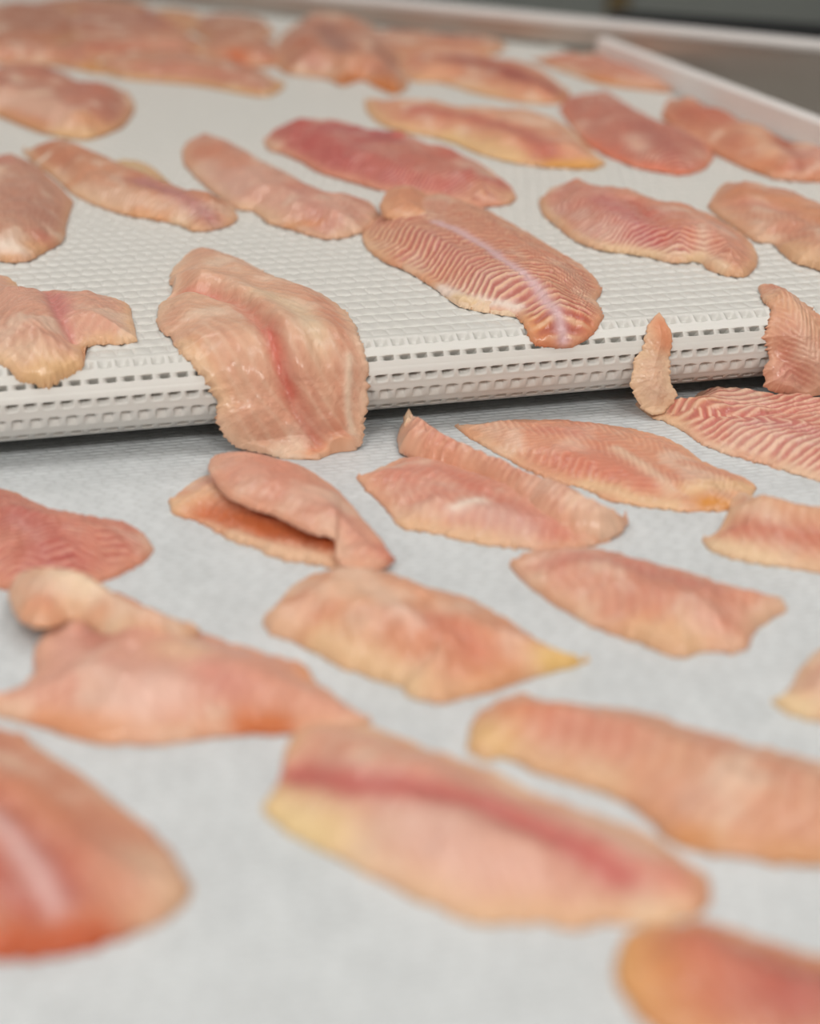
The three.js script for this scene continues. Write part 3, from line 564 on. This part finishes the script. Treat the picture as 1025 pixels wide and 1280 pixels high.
// lower right: two fillets at the corner
fillet('pink fillet hanging over the raised belt\'s rounded end, above the curled-tailed striped fillet', {
  on: drape, fine: true, asDrawn: true, H: 9, e: 4, dome: 16, c: '#dc9c84', c2: '#d48e78', rim: '#e3b692', rag: 1.6,
  front: [[947, 361], [954, 376], [963, 391], [959, 415], [957, 442], [956, 463], [962, 488], [985, 493], [1010, 497]],
  back: [[947, 361], [969, 362], [989, 371], [1011, 387], [1035, 402], [1060, 425], [1075, 455], [1070, 482], [1010, 497]],
  stripes: { mid: [[965, 375], [1000, 420], [1030, 480]], sp: 4.2, k: 0.2, kl: 0.25, amp: 0.3, sl: 0.5, su: 0.5 },
  marks: [{ p: [[972, 440], [982, 455], [1005, 480]], r: 0.5, c: '#c9705c', k: 0.6, h: -3 }, { p: [[962, 450], [975, 470], [990, 488]], r: 0.6, c: '#e0a496', k: 0.6, h: 2 }, { p: [[965, 372], [990, 385], [1020, 410]], r: 0.7, c: '#e6b48c', k: 0.5 }, { p: [[1000, 420], [1030, 470]], r: 0.8, c: '#e3b49c', k: 0.5, h: 2 }],
});
// far end of the raised belt
fillet('plump brownish-red fillet with pale belly, beyond the round brownish fillet end', {
  on: beltTop, mr: 1.5, gain: 1.06, H: 16, e: 6, dome: 26, c: '#c98a70', c2: '#bf7864', rim: '#dcae80', rimK: 0.8, rimW: 8,
  front: [[-70, 118], [-40, 136], [0, 147], [25, 157], [50, 166], [80, 173], [112, 175], [135, 168], [155, 158], [168, 141]],
  back: [[-70, 100], [-40, 88], [-15, 81], [10, 78], [40, 79], [75, 86], [110, 99], [140, 107], [160, 117], [169, 130], [168, 141]],
  marks: [{ p: [[0, 122], [60, 140], [80, 158]], r: 1.2, c: '#e0b6a0', k: 0.7 }, { p: [[20, 90], [80, 96], [120, 112]], r: 1.0, c: '#b8604e', k: 0.5 }, { p: [[0, 146], [50, 162]], r: 0.5, c: '#cf7040', k: 0.6 }, { p: [[110, 150], [125, 160]], r: 0.9, c: '#dd9a66', k: 0.6 }, { p: [[70, 172], [110, 172]], r: 0.6, c: '#e4bb88', k: 0.6 }],
});
const FAR = 'fillets at the far end of the raised belt';
function farFillet(label, o) { return fillet(label, { on: beltTop, H: 11, e: 4, dome: 24, c: '#cd9274', c2: '#bf7e66', rim: '#d9a878', rimW: 9, coarse: true, mr: 1.6, gain: 1.08, ...o, group: FAR }); }
farFillet('peach fillet with a dark red stripe, just beyond the long yellow-tipped peach fillet', {
  front: [[497, 82], [503, 92], [514, 101], [550, 104], [590, 116], [640, 127], [680, 131], [704, 128], [713, 117]],
  back: [[497, 82], [510, 68], [545, 61], [590, 62], [625, 71], [660, 79], [690, 97], [713, 117]], c: '#de9f7e', c2: '#d58a6a',
  marks: [{ p: [[560, 72], [620, 82], [660, 100], [700, 115]], r: 1.0, c: '#9c322c', k: 0.74 }, { p: [[520, 98], [620, 120]], r: 0.7, c: '#e2b68c', k: 0.6 }],
});
farFillet('flat orange fillet beside the far end of the white guide strip', {
  front: [[665, 76], [685, 83], [715, 94], [750, 105], [787, 111], [815, 114], [840, 115], [848, 108]],
  H: 7, back: [[665, 76], [695, 67], [732, 65], [770, 65], [800, 69], [818, 81], [840, 94], [848, 108]], c: '#d4957a',
  marks: [{ p: [[700, 74], [770, 80], [840, 100]], r: 0.8, c: '#c87460', k: 0.5 }, { p: [[735, 100], [775, 106]], r: 0.5, c: '#d9813f', k: 0.6 }, { p: [[790, 102], [845, 108]], r: 0.5, c: '#e6b8a0', k: 0.7 }],
});
farFillet('tan fillet by the steel plate, behind the peach fillet with the dark red stripe', {
  front: [[452, 52], [470, 62], [505, 71], [545, 71], [590, 69], [620, 68], [633, 60]],
  back: [[452, 52], [470, 40], [500, 37], [560, 42], [610, 46], [627, 52], [633, 60]], H: 9, c: '#cf9678',
});
farFillet('heaped fillet with a dark crease and orange cut ends, left of the dark-striped peach fillet', {
  front: [[338, 72], [352, 90], [380, 96], [410, 100], [428, 108], [452, 101], [472, 111], [495, 118], [511, 110]],
  back: [[338, 72], [352, 44], [380, 24], [400, 18], [435, 19], [460, 28], [485, 48], [503, 74], [511, 110]], H: 20, dome: 30,
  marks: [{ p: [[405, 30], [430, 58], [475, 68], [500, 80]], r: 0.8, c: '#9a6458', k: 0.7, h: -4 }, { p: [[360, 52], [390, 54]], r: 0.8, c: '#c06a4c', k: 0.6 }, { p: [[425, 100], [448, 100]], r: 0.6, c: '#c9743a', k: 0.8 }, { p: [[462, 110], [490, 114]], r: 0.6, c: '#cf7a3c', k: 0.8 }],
});
farFillet('long thin tan fillet with a yellowish near edge, beyond the open patch of white belt', {
  front: [[112, 86], [150, 98], [200, 103], [250, 108], [300, 117], [330, 121], [348, 116], [357, 106]],
  back: [[112, 86], [145, 68], [200, 60], [255, 66], [300, 78], [330, 90], [357, 106]], H: 12, rim: '#dfb680', rimK: 0.9,
  marks: [{ p: [[180, 84], [260, 96], [330, 108]], r: 0.8, c: '#b87866', k: 0.5 }],
});
farFillet('small orange-spotted fillet just behind the right half of the long thin tan fillet', {
  front: [[240, 66], [265, 76], [300, 82], [340, 84], [362, 78]], back: [[240, 68], [262, 50], [300, 44], [340, 52], [362, 78]], H: 12,
  marks: [{ p: [[290, 70], [298, 76]], r: 0.8, c: '#cf6a3a', k: 0.8 }],
});
farFillet('pinkish tan fillet beyond the left half of the long thin tan fillet', {
  front: [[60, 66], [95, 78], [140, 74], [200, 68], [240, 68], [262, 58]], back: [[60, 66], [95, 46], [150, 38], [205, 38], [240, 44], [262, 58]], H: 12, marks: [{ p: [[120, 56], [220, 56]], r: 0.9, c: '#b86a58', k: 0.5 }],
});
farFillet('tan fillet at the left edge, right behind the brownish-red plump fillet', {
  front: [[-70, 72], [-20, 80], [40, 80], [90, 86], [125, 92], [138, 88]], back: [[-70, 72], [-20, 54], [30, 48], [80, 56], [115, 72], [138, 88]], H: 13, marks: [{ p: [[105, 86], [130, 90]], r: 0.7, c: '#d99a50', k: 0.6 }],
});
farFillet('reddish brown fillet near the top left corner of the photograph, second from the left edge', {
  front: [[70, 36], [110, 52], [160, 52], [205, 50], [240, 40]], back: [[70, 36], [95, 16], [150, 8], [205, 18], [240, 40]], H: 10, c: '#bd7f68', c2: '#a8604e',
});
farFillet('brown-pink fillet in the top left corner of the photograph', {
  front: [[-70, 40], [-20, 60], [40, 60], [85, 52], [110, 38]], back: [[-70, 40], [-30, 10], [30, 2], [80, 10], [110, 38]], H: 10, c: '#c08468', c2: '#ab6a54',
});
farFillet('tan fillet against the steel plate, third from the left along the top of the photograph', {
  front: [[170, 25], [200, 37], [240, 36], [268, 28]], back: [[170, 25], [190, 13], [235, 13], [268, 28]], H: 8, c: '#cfa078', marks: [{ p: [[205, 18], [230, 18]], r: 0.8, c: '#d99c50', k: 0.5 }],
});
farFillet('brown fillet against the steel plate, left of the folded fillet with the dark crease', {
  front: [[235, 36], [260, 52], [305, 54], [345, 44]], back: [[235, 36], [255, 20], [295, 17], [330, 26], [345, 44]], H: 8, c: '#bf876c', c2: '#ad7058',
});
farFillet('brown fillet cut off by the top edge of the photograph', {
  front: [[30, 6], [80, 16], [140, 16], [190, 9]], back: [[30, 6], [75, -3], [150, -2], [190, 9]], H: 6, c: '#b98468',
});

// ------ on the lower belt, from the far end to the near end
fillet('striped pink fillet with a curled pale tail standing up against the raised belt', {
  fine: true, H: 9, e: 2.5, dome: 16, c: '#df9f86', c2: '#d8917a', rim: '#e8c2a0', rimK: 0.8, rimW: 6,
  front: [[794, 506], [815, 523], [836, 530], [855, 541], [877, 556], [909, 569], [944, 579], [986, 591], [1019, 601], [1060, 613], [1090, 602], [1095, 570]],
  back: [[794, 506], [812, 492], [840, 494], [856, 500], [870, 488], [889, 484], [924, 485], [959, 490], [994, 492], [1025, 497], [1062, 512], [1095, 570]],
  stripes: { mid: [[860, 512], [900, 525], [960, 528], [1030, 532]], sp: 7, k: 0.6, kl: 0.65, amp: 0.7, sl: 0.75, su: -0.75, zig: 0.12, zp: 34, c: '#bd5f5c', l: '#f3cbb0' },
  marks: [{ p: [[855, 505], [880, 500]], r: 0.8, c: '#e2a070', k: 0.7, h: 1.5 }, { p: [[950, 525], [1030, 540]], r: 0.7, c: '#c08088', k: 0.4 }, { p: [[875, 520], [940, 515], [990, 512]], r: 0.35, h: -2, c: '#cf7a66', k: 0.5 }, { p: [[810, 515], [845, 530]], r: 0.7, c: '#e8c298', k: 0.6 }],
}, [['curled_tail', { on: drape, asDrawn: true, thin: true, H: 4.5, e: 2, dome: 10, up: 1, gain: 1.08, c: '#e6c6a8', c2: '#e2bc9c', rim: '#ead0ac', rag: 1.2,
  front: [[824, 391], [811, 405], [803, 432], [790, 454], [786, 473], [791, 492], [801, 510], [815, 519]], back: [[824, 391], [832, 403], [841, 425], [836, 441], [838, 460], [838, 480], [846, 490], [841, 505], [828, 517], [815, 519]],
  marks: [{ p: [[826, 405], [834, 425]], r: 0.6, c: '#e39a72', k: 0.75 }] }, 'pale translucent curled tail']]);
fillet('broad flat salmon fillet with a thin yellow right end, behind the ridged two-lobed fillet', {
  fine: true, H: 7, e: 2.5, dome: 18, c: '#df9f80', c2: '#d8906f', rim: '#e6bd94', rimK: 0.7, rimW: 8,
  front: [[568, 533], [583, 545], [618, 565], [660, 588], [700, 604], [728, 612], [763, 627], [802, 634], [841, 638], [872, 640], [911, 638], [935, 626], [946, 611]],
  back: [[568, 533], [599, 529], [646, 524], [708, 525], [763, 531], [818, 543], [853, 557], [880, 577], [911, 590], [935, 600], [946, 611]],
  stripes: { mid: [[600, 534], [740, 560], [830, 605]], sp: 5, k: 0.18, kl: 0.2, amp: 0.2, sl: 0.4, su: 0.4 },
  marks: [{ p: [[700, 575], [780, 598], [830, 618]], r: 1.6, c: '#d9806a', k: 0.55 }, { p: [[770, 560], [800, 582], [840, 615]], r: 0.35, c: '#edd0b4', k: 0.6, h: 0.7 }, { p: [[735, 605], [790, 622], [840, 632]], r: 0.5, c: '#ecc9a0', k: 0.7 }, { p: [[880, 628], [908, 630]], r: 0.5, c: '#d98f3c', k: 0.8 }, { p: [[860, 612], [930, 608]], r: 0.6, c: '#e9c496', k: 0.7 }, { p: [[680, 538], [720, 542]], r: 0.6, c: '#d07a68', k: 0.5 }],
});
fillet('two-lobed pink fillet with a tall ridge along its back, before the broad flat salmon fillet', {
  fine: true, H: 8, e: 3, dome: 18, c: '#dfa28b', c2: '#d8937c', rim: '#e8bf98', rimW: 8, rag: 1.4,
  front: [[445, 598], [455, 611], [470, 625], [484, 641], [500, 658], [538, 667], [574, 676], [618, 683], [650, 687], [690, 690], [740, 684], [772, 672], [782, 660]],
  back: [[445, 598], [473, 585], [505, 572], [550, 574], [600, 590], [650, 606], [700, 622], [745, 642], [782, 660]],
  marks: [
    { p: [[515, 585], [560, 592], [600, 608], [650, 640], [700, 675]], r: 0.7, c: '#cf7460', k: 0.6 },
    { p: [[500, 600], [560, 615]], r: 1.4, c: '#d98a78', k: 0.5 }, { p: [[570, 634], [600, 624]], r: 0.4, c: '#f2dccc', k: 0.8, h: 0.6 }, { p: [[500, 655], [580, 672], [640, 684]], r: 0.6, c: '#eac39a', k: 0.6 }, { p: [[600, 636], [650, 660]], r: 0.9, c: '#dfb3a6', k: 0.6, h: 1.5 }],
}, [['raised_side', { fine: true, up: 1, H: 15, e: 11, dome: 13, c: '#dfa48c', c2: '#d9967e', rim: '#e6bd9a', rag: 1.6,
  front: [[499, 566], [520, 577], [560, 588], [600, 604], [640, 632], [690, 668], [740, 676], [772, 670], [786, 655]],
  back: [[499, 566], [496, 548], [506, 526], [522, 525], [549, 538], [596, 561], [643, 580], [683, 597], [712, 607], [740, 622], [769, 641], [786, 655]],
  stripes: { mid: [[505, 550], [600, 585], [700, 640]], sp: 5, k: 0.2, kl: 0.25, amp: 0.3, sl: 0.1, su: 0.1, zig: 0 },
  marks: [{ p: [[510, 564], [560, 578], [610, 600], [640, 620]], r: 0.6, c: '#da8068', k: 0.5 }, { p: [[650, 640], [700, 660]], r: 0.9, c: '#d98a72', k: 0.5 }, { p: [[715, 620], [750, 645]], r: 0.5, c: '#ecccb0', k: 0.6 }] }, 'thick ridge folded up along the back'],
  ['loose_shred', { up: 9, H: 6, e: 3, dome: 5, c: '#e6c0a0', c2: '#e0b090', asDrawn: true, front: [[505, 534], [509, 532], [516, 534]], back: [[505, 534], [506, 520], [512, 516], [517, 523], [516, 534]] }]]);
fillet('folded fillet with an open deep orange pocket, in front of the large draped fillet', {
  fine: true, H: 7, e: 3.5, dome: 16, c: '#dfa184', c2: '#d98f72', rim: '#e9c39a', rimW: 7, rag: 1.4,
  front: [[210, 628], [218, 643], [244, 651], [273, 668], [317, 686], [340, 697], [376, 704], [405, 709], [440, 712], [470, 710], [490, 702]],
  back: [[210, 628], [235, 606], [264, 592], [290, 590], [330, 600], [376, 612], [410, 628], [445, 652], [472, 680], [490, 702]],
  marks: [{ p: [[260, 640], [320, 655], [410, 678]], r: 0.8, c: '#cf6c3c', k: 0.8, h: -1.5 }, { p: [[290, 668], [340, 684], [400, 694]], r: 0.6, c: '#f0d3b6', k: 0.6, h: 1.2 }, { p: [[222, 628], [250, 620]], r: 0.9, c: '#e6bd92', k: 0.6 }],
}, [['folded_flap', { H: 7, e: 4, dome: 16, lf: (s) => 10 - 8 * smooth(0.55, 0.85, s), lb: 4, lp: 0.8, c: '#dea28a', c2: '#d8957c', rim: '#e5b493', rag: 1,
  front: [[260, 588], [268, 604], [277, 616], [297, 630], [346, 647], [387, 666], [418, 676], [420, 700], [450, 714], [478, 712], [494, 702]], back: [[260, 588], [261, 578], [271, 569], [317, 565], [341, 571], [376, 582], [402, 597], [428, 618], [453, 648], [478, 677], [494, 702]],
  marks: [{ p: [[300, 580], [380, 620], [430, 660]], r: 1.2, c: '#dd9c88', k: 0.4 }, { p: [[408, 650], [425, 690]], r: 0.6, c: '#ebc4ac', k: 0.6 }, { p: [[478, 684], [484, 694]], r: 0.4, c: '#c4584c', k: 0.6 }] }, 'upper half folded over like a lid']]);
fillet('banded fillet with thick beige back edge and dusky red middle, right of the salmon fillet', {
  H: 11, e: 4, dome: 16, c: '#dba084', c2: '#d69478', rim: '#e8c8a2', rimK: 0.8,
  front: [[877, 676], [886, 688], [920, 701], [968, 709], [1025, 717], [1062, 723], [1092, 705], [1096, 680]], back: [[877, 676], [893, 666], [906, 648], [914, 622], [932, 613], [976, 618], [1025, 624], [1070, 634], [1096, 680]],
  marks: [{ p: [[920, 640], [1030, 650]], r: 0.7, c: '#e0b08c', k: 0.6, h: 5 }, { p: [[915, 662], [1030, 672]], r: 0.7, c: '#c9735c', k: 0.65, h: -1 }, { p: [[890, 684], [960, 700]], r: 0.5, c: '#ecd0aa', k: 0.6 }],
});
fillet('brick-red striped fillet with pale centre line, behind the fillet with a curled-over end', {
  fine: true, H: 11, e: 4, dome: 26, c: '#d58a72', c2: '#cb7866', rim: '#dfa484', rimW: 7,
  front: [[-50, 715], [-20, 730], [20, 740], [60, 742], [100, 736], [128, 728], [148, 720], [168, 710], [186, 698], [193, 688]],
  back: [[-50, 615], [-20, 609], [8, 612], [28, 619], [60, 634], [100, 642], [140, 649], [160, 654], [176, 665], [188, 678], [193, 688]],
  stripes: { mid: [[5, 640], [45, 668], [62, 700], [70, 725]], sp: 4.6, k: 0.55, kl: 0.5, amp: 0.6, sl: 0.5, su: -0.5, zig: 0.3, c: '#b04e46', l: '#ecb49c' },
  marks: [{ p: [[12, 645], [45, 668], [62, 700], [68, 720]], r: 0.3, c: '#dca69c', k: 0.64 }, { p: [[20, 635], [60, 660], [85, 700]], r: 0.8, c: '#b8504a', k: 0.6 }, { p: [[45, 690], [55, 705]], r: 0.8, c: '#b8504a', k: 0.5 }, { p: [[5, 612], [25, 620]], r: 0.5, c: '#dba070', k: 0.6 }],
});
fillet('pink fillet with stubby notched right end, in front of the two-lobed ridged fillet', {
  H: 11, e: 5, dome: 22, c: '#dda38a', c2: '#d8957c', rim: '#e6be98', rimW: 8,
  front: [[636, 707], [648, 722], [671, 742], [707, 766], [750, 789], [794, 803], [833, 819], [857, 823], [876, 815], [904, 817], [934, 813], [942, 794], [962, 777], [983, 765]],
  back: [[636, 707], [656, 691], [699, 684], [758, 685], [810, 700], [873, 718], [920, 733], [964, 743], [983, 754], [983, 765]],
  marks: [{ p: [[720, 690], [800, 708], [900, 736]], r: 0.6, c: '#c47c70', k: 0.55, h: -1.2 }, { p: [[780, 788], [800, 784]], r: 0.6, c: '#d8745a', k: 0.6 }, { p: [[800, 795], [860, 805]], r: 0.8, c: '#e8bd90', k: 0.6, h: 1.5 }, { p: [[915, 750], [945, 745]], r: 0.7, c: '#dd9578', k: 0.6 }, { p: [[905, 780], [935, 800]], r: 0.4, c: '#d98468', k: 0.5 }, { p: [[655, 712], [700, 700]], r: 0.6, c: '#d98a7a', k: 0.5 }, { p: [[740, 700], [860, 750]], r: 1.4, h: 2 }],
});
fillet('thick smooth peach fillet tapering to a yellow point, just before the folded pocket fillet', {
  H: 15, e: 7, dome: 24, c: '#dea382', c2: '#d8946f', rim: '#e6bf94', rimW: 9,
  front: [[328, 780], [337, 793], [374, 806], [416, 830], [458, 847], [500, 860], [510, 872], [538, 880], [588, 872], [639, 859], [676, 845], [714, 835], [737, 827]],
  back: [[328, 780], [345, 754], [370, 729], [400, 714], [446, 709], [492, 716], [538, 733], [588, 749], [630, 770], [668, 796], [706, 816], [737, 827]],
  marks: [{ p: [[495, 760], [525, 778]], r: 0.4, c: '#f2d0bc', k: 0.7, h: 1.5 }, { p: [[540, 770], [570, 790], [590, 810]], r: 0.8, c: '#d98066', k: 0.55, h: -1.5 }, { p: [[400, 800], [470, 835], [510, 862]], r: 0.8, c: '#eccda2', k: 0.6 }, { p: [[600, 850], [650, 842]], r: 0.8, c: '#d47a4e', k: 0.6 }, { p: [[690, 825], [725, 828]], r: 0.7, c: '#e6bd78', k: 0.8 }, { p: [[350, 765], [365, 775]], r: 0.7, c: '#ecc2a8', k: 0.6 }, { p: [[430, 730], [450, 745]], r: 0.6, c: '#e8b896', k: 0.5 }],
});
fillet('wide pink fillet with one end curled over, left of the thick peach fillet', {
  H: 13, e: 6, dome: 26, c: '#dfa48e', c2: '#d9957c', rim: '#e3b08a', rimW: 9,
  front: [[-60, 880], [-20, 886], [0, 897], [47, 908], [94, 925], [140, 932], [211, 930], [281, 921], [340, 917], [400, 920], [440, 918], [466, 906]],
  back: [[-60, 880], [-20, 868], [15, 862], [42, 838], [40, 812], [85, 772], [140, 742], [190, 761], [253, 790], [328, 814], [385, 834], [402, 858], [436, 882], [466, 906]],
  marks: [{ p: [[105, 795], [122, 806]], r: 0.7, c: '#a8503c', k: 0.6, h: -4 }, { p: [[70, 810], [120, 825], [180, 850]], r: 1.4, c: '#e2b0a0', k: 0.5 }, { p: [[150, 880], [200, 868]], r: 1.2, c: '#edc6b6', k: 0.6, h: 2 }, { p: [[265, 840], [290, 850]], r: 0.8, c: '#cf8478', k: 0.5, h: -1.5 }, { p: [[310, 912], [350, 910]], r: 0.6, c: '#c9682c', k: 0.75 }, { p: [[215, 810], [240, 815]], r: 0.7, c: '#ecc8a4', k: 0.5 }, { p: [[380, 840], [396, 850]], r: 0.5, c: '#de8a50', k: 0.6 }, { p: [[60, 900], [140, 925]], r: 0.6, c: '#dc8a58', k: 0.6 }],
}, [['curled_end', { H: 15, e: 7, dome: 16, lf: 8, lb: 4, c: '#e4bb9a', c2: '#de9f80', rim: '#e6c09c', front: [[10, 748], [20, 770], [40, 784], [70, 783], [95, 776], [118, 790], [160, 812], [210, 815], [250, 791]], back: [[10, 748], [18, 722], [38, 712], [66, 710], [108, 718], [138, 736], [190, 761], [250, 791]], marks: [{ p: [[30, 768], [70, 772], [115, 775]], r: 0.7, c: '#d9825e', k: 0.6 }, { p: [[35, 722], [110, 728]], r: 0.8, c: '#ecd2b2', k: 0.6 }] }, 'end curled over into a roll']]);
fillet('small blurred pink fillet tip between the notched fillet and the long ribbed tan one', {
  H: 12, e: 5, c: '#dda68c', c2: '#d8987e', rim: '#e9cfa6', front: [[964, 879], [985, 893], [1025, 903], [1070, 906], [1110, 890], [1116, 845]], back: [[964, 879], [984, 862], [1000, 836], [1020, 815], [1050, 800], [1090, 800], [1116, 845]],
  marks: [{ p: [[972, 880], [1000, 885]], r: 0.7, c: '#ead0a0', k: 0.6 }],
});
fillet('long faintly ribbed tan fillet with an orange far corner, beside the rose-striped one', {
  H: 13, e: 6, dome: 26, c: '#d9a284', c2: '#d6957a', rim: '#dfae80', rimW: 8,
  front: [[583, 938], [601, 950], [636, 950], [668, 965], [748, 992], [801, 1018], [836, 1053], [881, 1066], [947, 1077], [1025, 1085], [1090, 1086], [1135, 1040]],
  back: [[583, 938], [588, 902], [619, 879], [650, 866], [685, 875], [748, 881], [818, 893], [881, 914], [952, 932], [1025, 952], [1090, 980], [1135, 1040]],
  stripes: { mid: [[640, 900], [800, 950], [1030, 1030]], sp: 7, k: 0.2, kl: 0.2, amp: 0.4, sl: 0.2, su: 0.2, zig: 0.1, c: '#c88064' },
  marks: [{ p: [[640, 885], [680, 890]], r: 0.9, c: '#de8a62', k: 0.65, h: 2 }, { p: [[600, 915], [625, 935]], r: 0.8, c: '#e6bf80', k: 0.7 }, { p: [[690, 905], [780, 915]], r: 1.0, c: '#d08674', k: 0.5 }, { p: [[850, 1055], [880, 1058]], r: 0.6, c: '#c8762c', k: 0.7 }, { p: [[980, 1078], [1060, 1080]], r: 0.6, c: '#c47a40', k: 0.6 }, { p: [[660, 950], [760, 980]], r: 0.8, c: '#e0bc98', k: 0.5 }],
});
fillet('largest near pink fillet, with a deep rose centre stripe and a yellowish corner', {
  H: 12, e: 5, dome: 26, c: '#dfaa94', c2: '#dba088', rim: '#e8c892', rimK: 0.6, rimW: 10,
  front: [[327, 1013], [344, 1030], [413, 1070], [482, 1105], [552, 1139], [598, 1156], [655, 1154], [713, 1162], [770, 1157], [830, 1158], [870, 1148], [888, 1130]],
  back: [[327, 1013], [348, 975], [356, 935], [378, 912], [413, 905], [460, 906], [540, 937], [621, 965], [667, 988], [748, 1018], [828, 1052], [863, 1081], [889, 1105], [888, 1130]],
  marks: [{ p: [[370, 965], [450, 975], [540, 985], [620, 1010], [700, 1050], [780, 1100]], r: 0.75, c: '#c4625c', k: 0.75, h: -2 }, { p: [[480, 1000], [560, 1035]], r: 1.4, c: '#dcae9f', k: 0.5 }, { p: [[540, 1065], [640, 1095]], r: 1.4, c: '#e6b8a8', k: 0.5, h: 1.5 }, { p: [[345, 1010], [400, 1035]], r: 1.2, c: '#e9cf98', k: 0.7 }, { p: [[850, 1100], [880, 1115]], r: 0.9, c: '#cf7060', k: 0.6 }, { p: [[740, 1030], [790, 1060]], r: 0.9, c: '#e8c8b0', k: 0.6 }],
});
fillet('blurred reddish-brown fillet in the near left corner, with a pale pink centre line', {
  H: 14, e: 6, dome: 30, c: '#d4947a', c2: '#cf866c', rim: '#dcae88', rimW: 10,
  front: [[-140, 1150], [-60, 1190], [0, 1201], [40, 1203], [90, 1193], [130, 1185], [170, 1170], [210, 1149], [233, 1131], [241, 1112]],
  back: [[-140, 930], [-60, 905], [-20, 906], [0, 910], [30, 919], [60, 942], [100, 967], [140, 999], [190, 1039], [222, 1075], [241, 1112]],
  marks: [{ p: [[-20, 1015], [20, 1050], [50, 1090], [68, 1135]], r: 0.4, c: '#dcaea8', k: 0.75 }, { p: [[-10, 990], [25, 1030], [55, 1070], [80, 1120]], r: 0.6, c: '#ac4c40', k: 0.74 }, { p: [[-20, 1060], [10, 1100], [40, 1135]], r: 0.7, c: '#b05046', k: 0.7 }, { p: [[0, 1185], [60, 1185], [120, 1172]], r: 0.8, c: '#c0552a', k: 0.8 }, { p: [[30, 985], [70, 1010]], r: 1.5, c: '#d98f6c', k: 0.5 }, { p: [[190, 1075], [215, 1110]], r: 1.0, c: '#dcbca0', k: 0.6 }],
});
fillet('blurred brick-red fillet in the near right corner, with a yellow left rim', {
  H: 14, e: 6, dome: 30, c: '#cf7c66', c2: '#c56c5a', rim: '#e2b070', rimK: 0.8, rimW: 13,
  front: [[768, 1206], [768, 1226], [782, 1250], [797, 1273], [830, 1300], [900, 1335], [1000, 1350], [1100, 1335], [1160, 1270]],
  back: [[768, 1206], [776, 1178], [801, 1158], [846, 1152], [885, 1151], [918, 1160], [957, 1174], [990, 1185], [1025, 1194], [1095, 1214], [1160, 1270]],
  marks: [{ p: [[930, 1205], [1010, 1235]], r: 1.4, c: '#a9483e', k: 0.7 }, { p: [[850, 1190], [890, 1215]], r: 1.2, c: '#d4765a', k: 0.5 }, { p: [[790, 1190], [800, 1240]], r: 1.2, c: '#e09a5c', k: 0.6 }, { p: [[1000, 1275], [1040, 1280]], r: 1.0, c: '#b04a42', k: 0.5 }],
});

renderer.render(scene, camera);
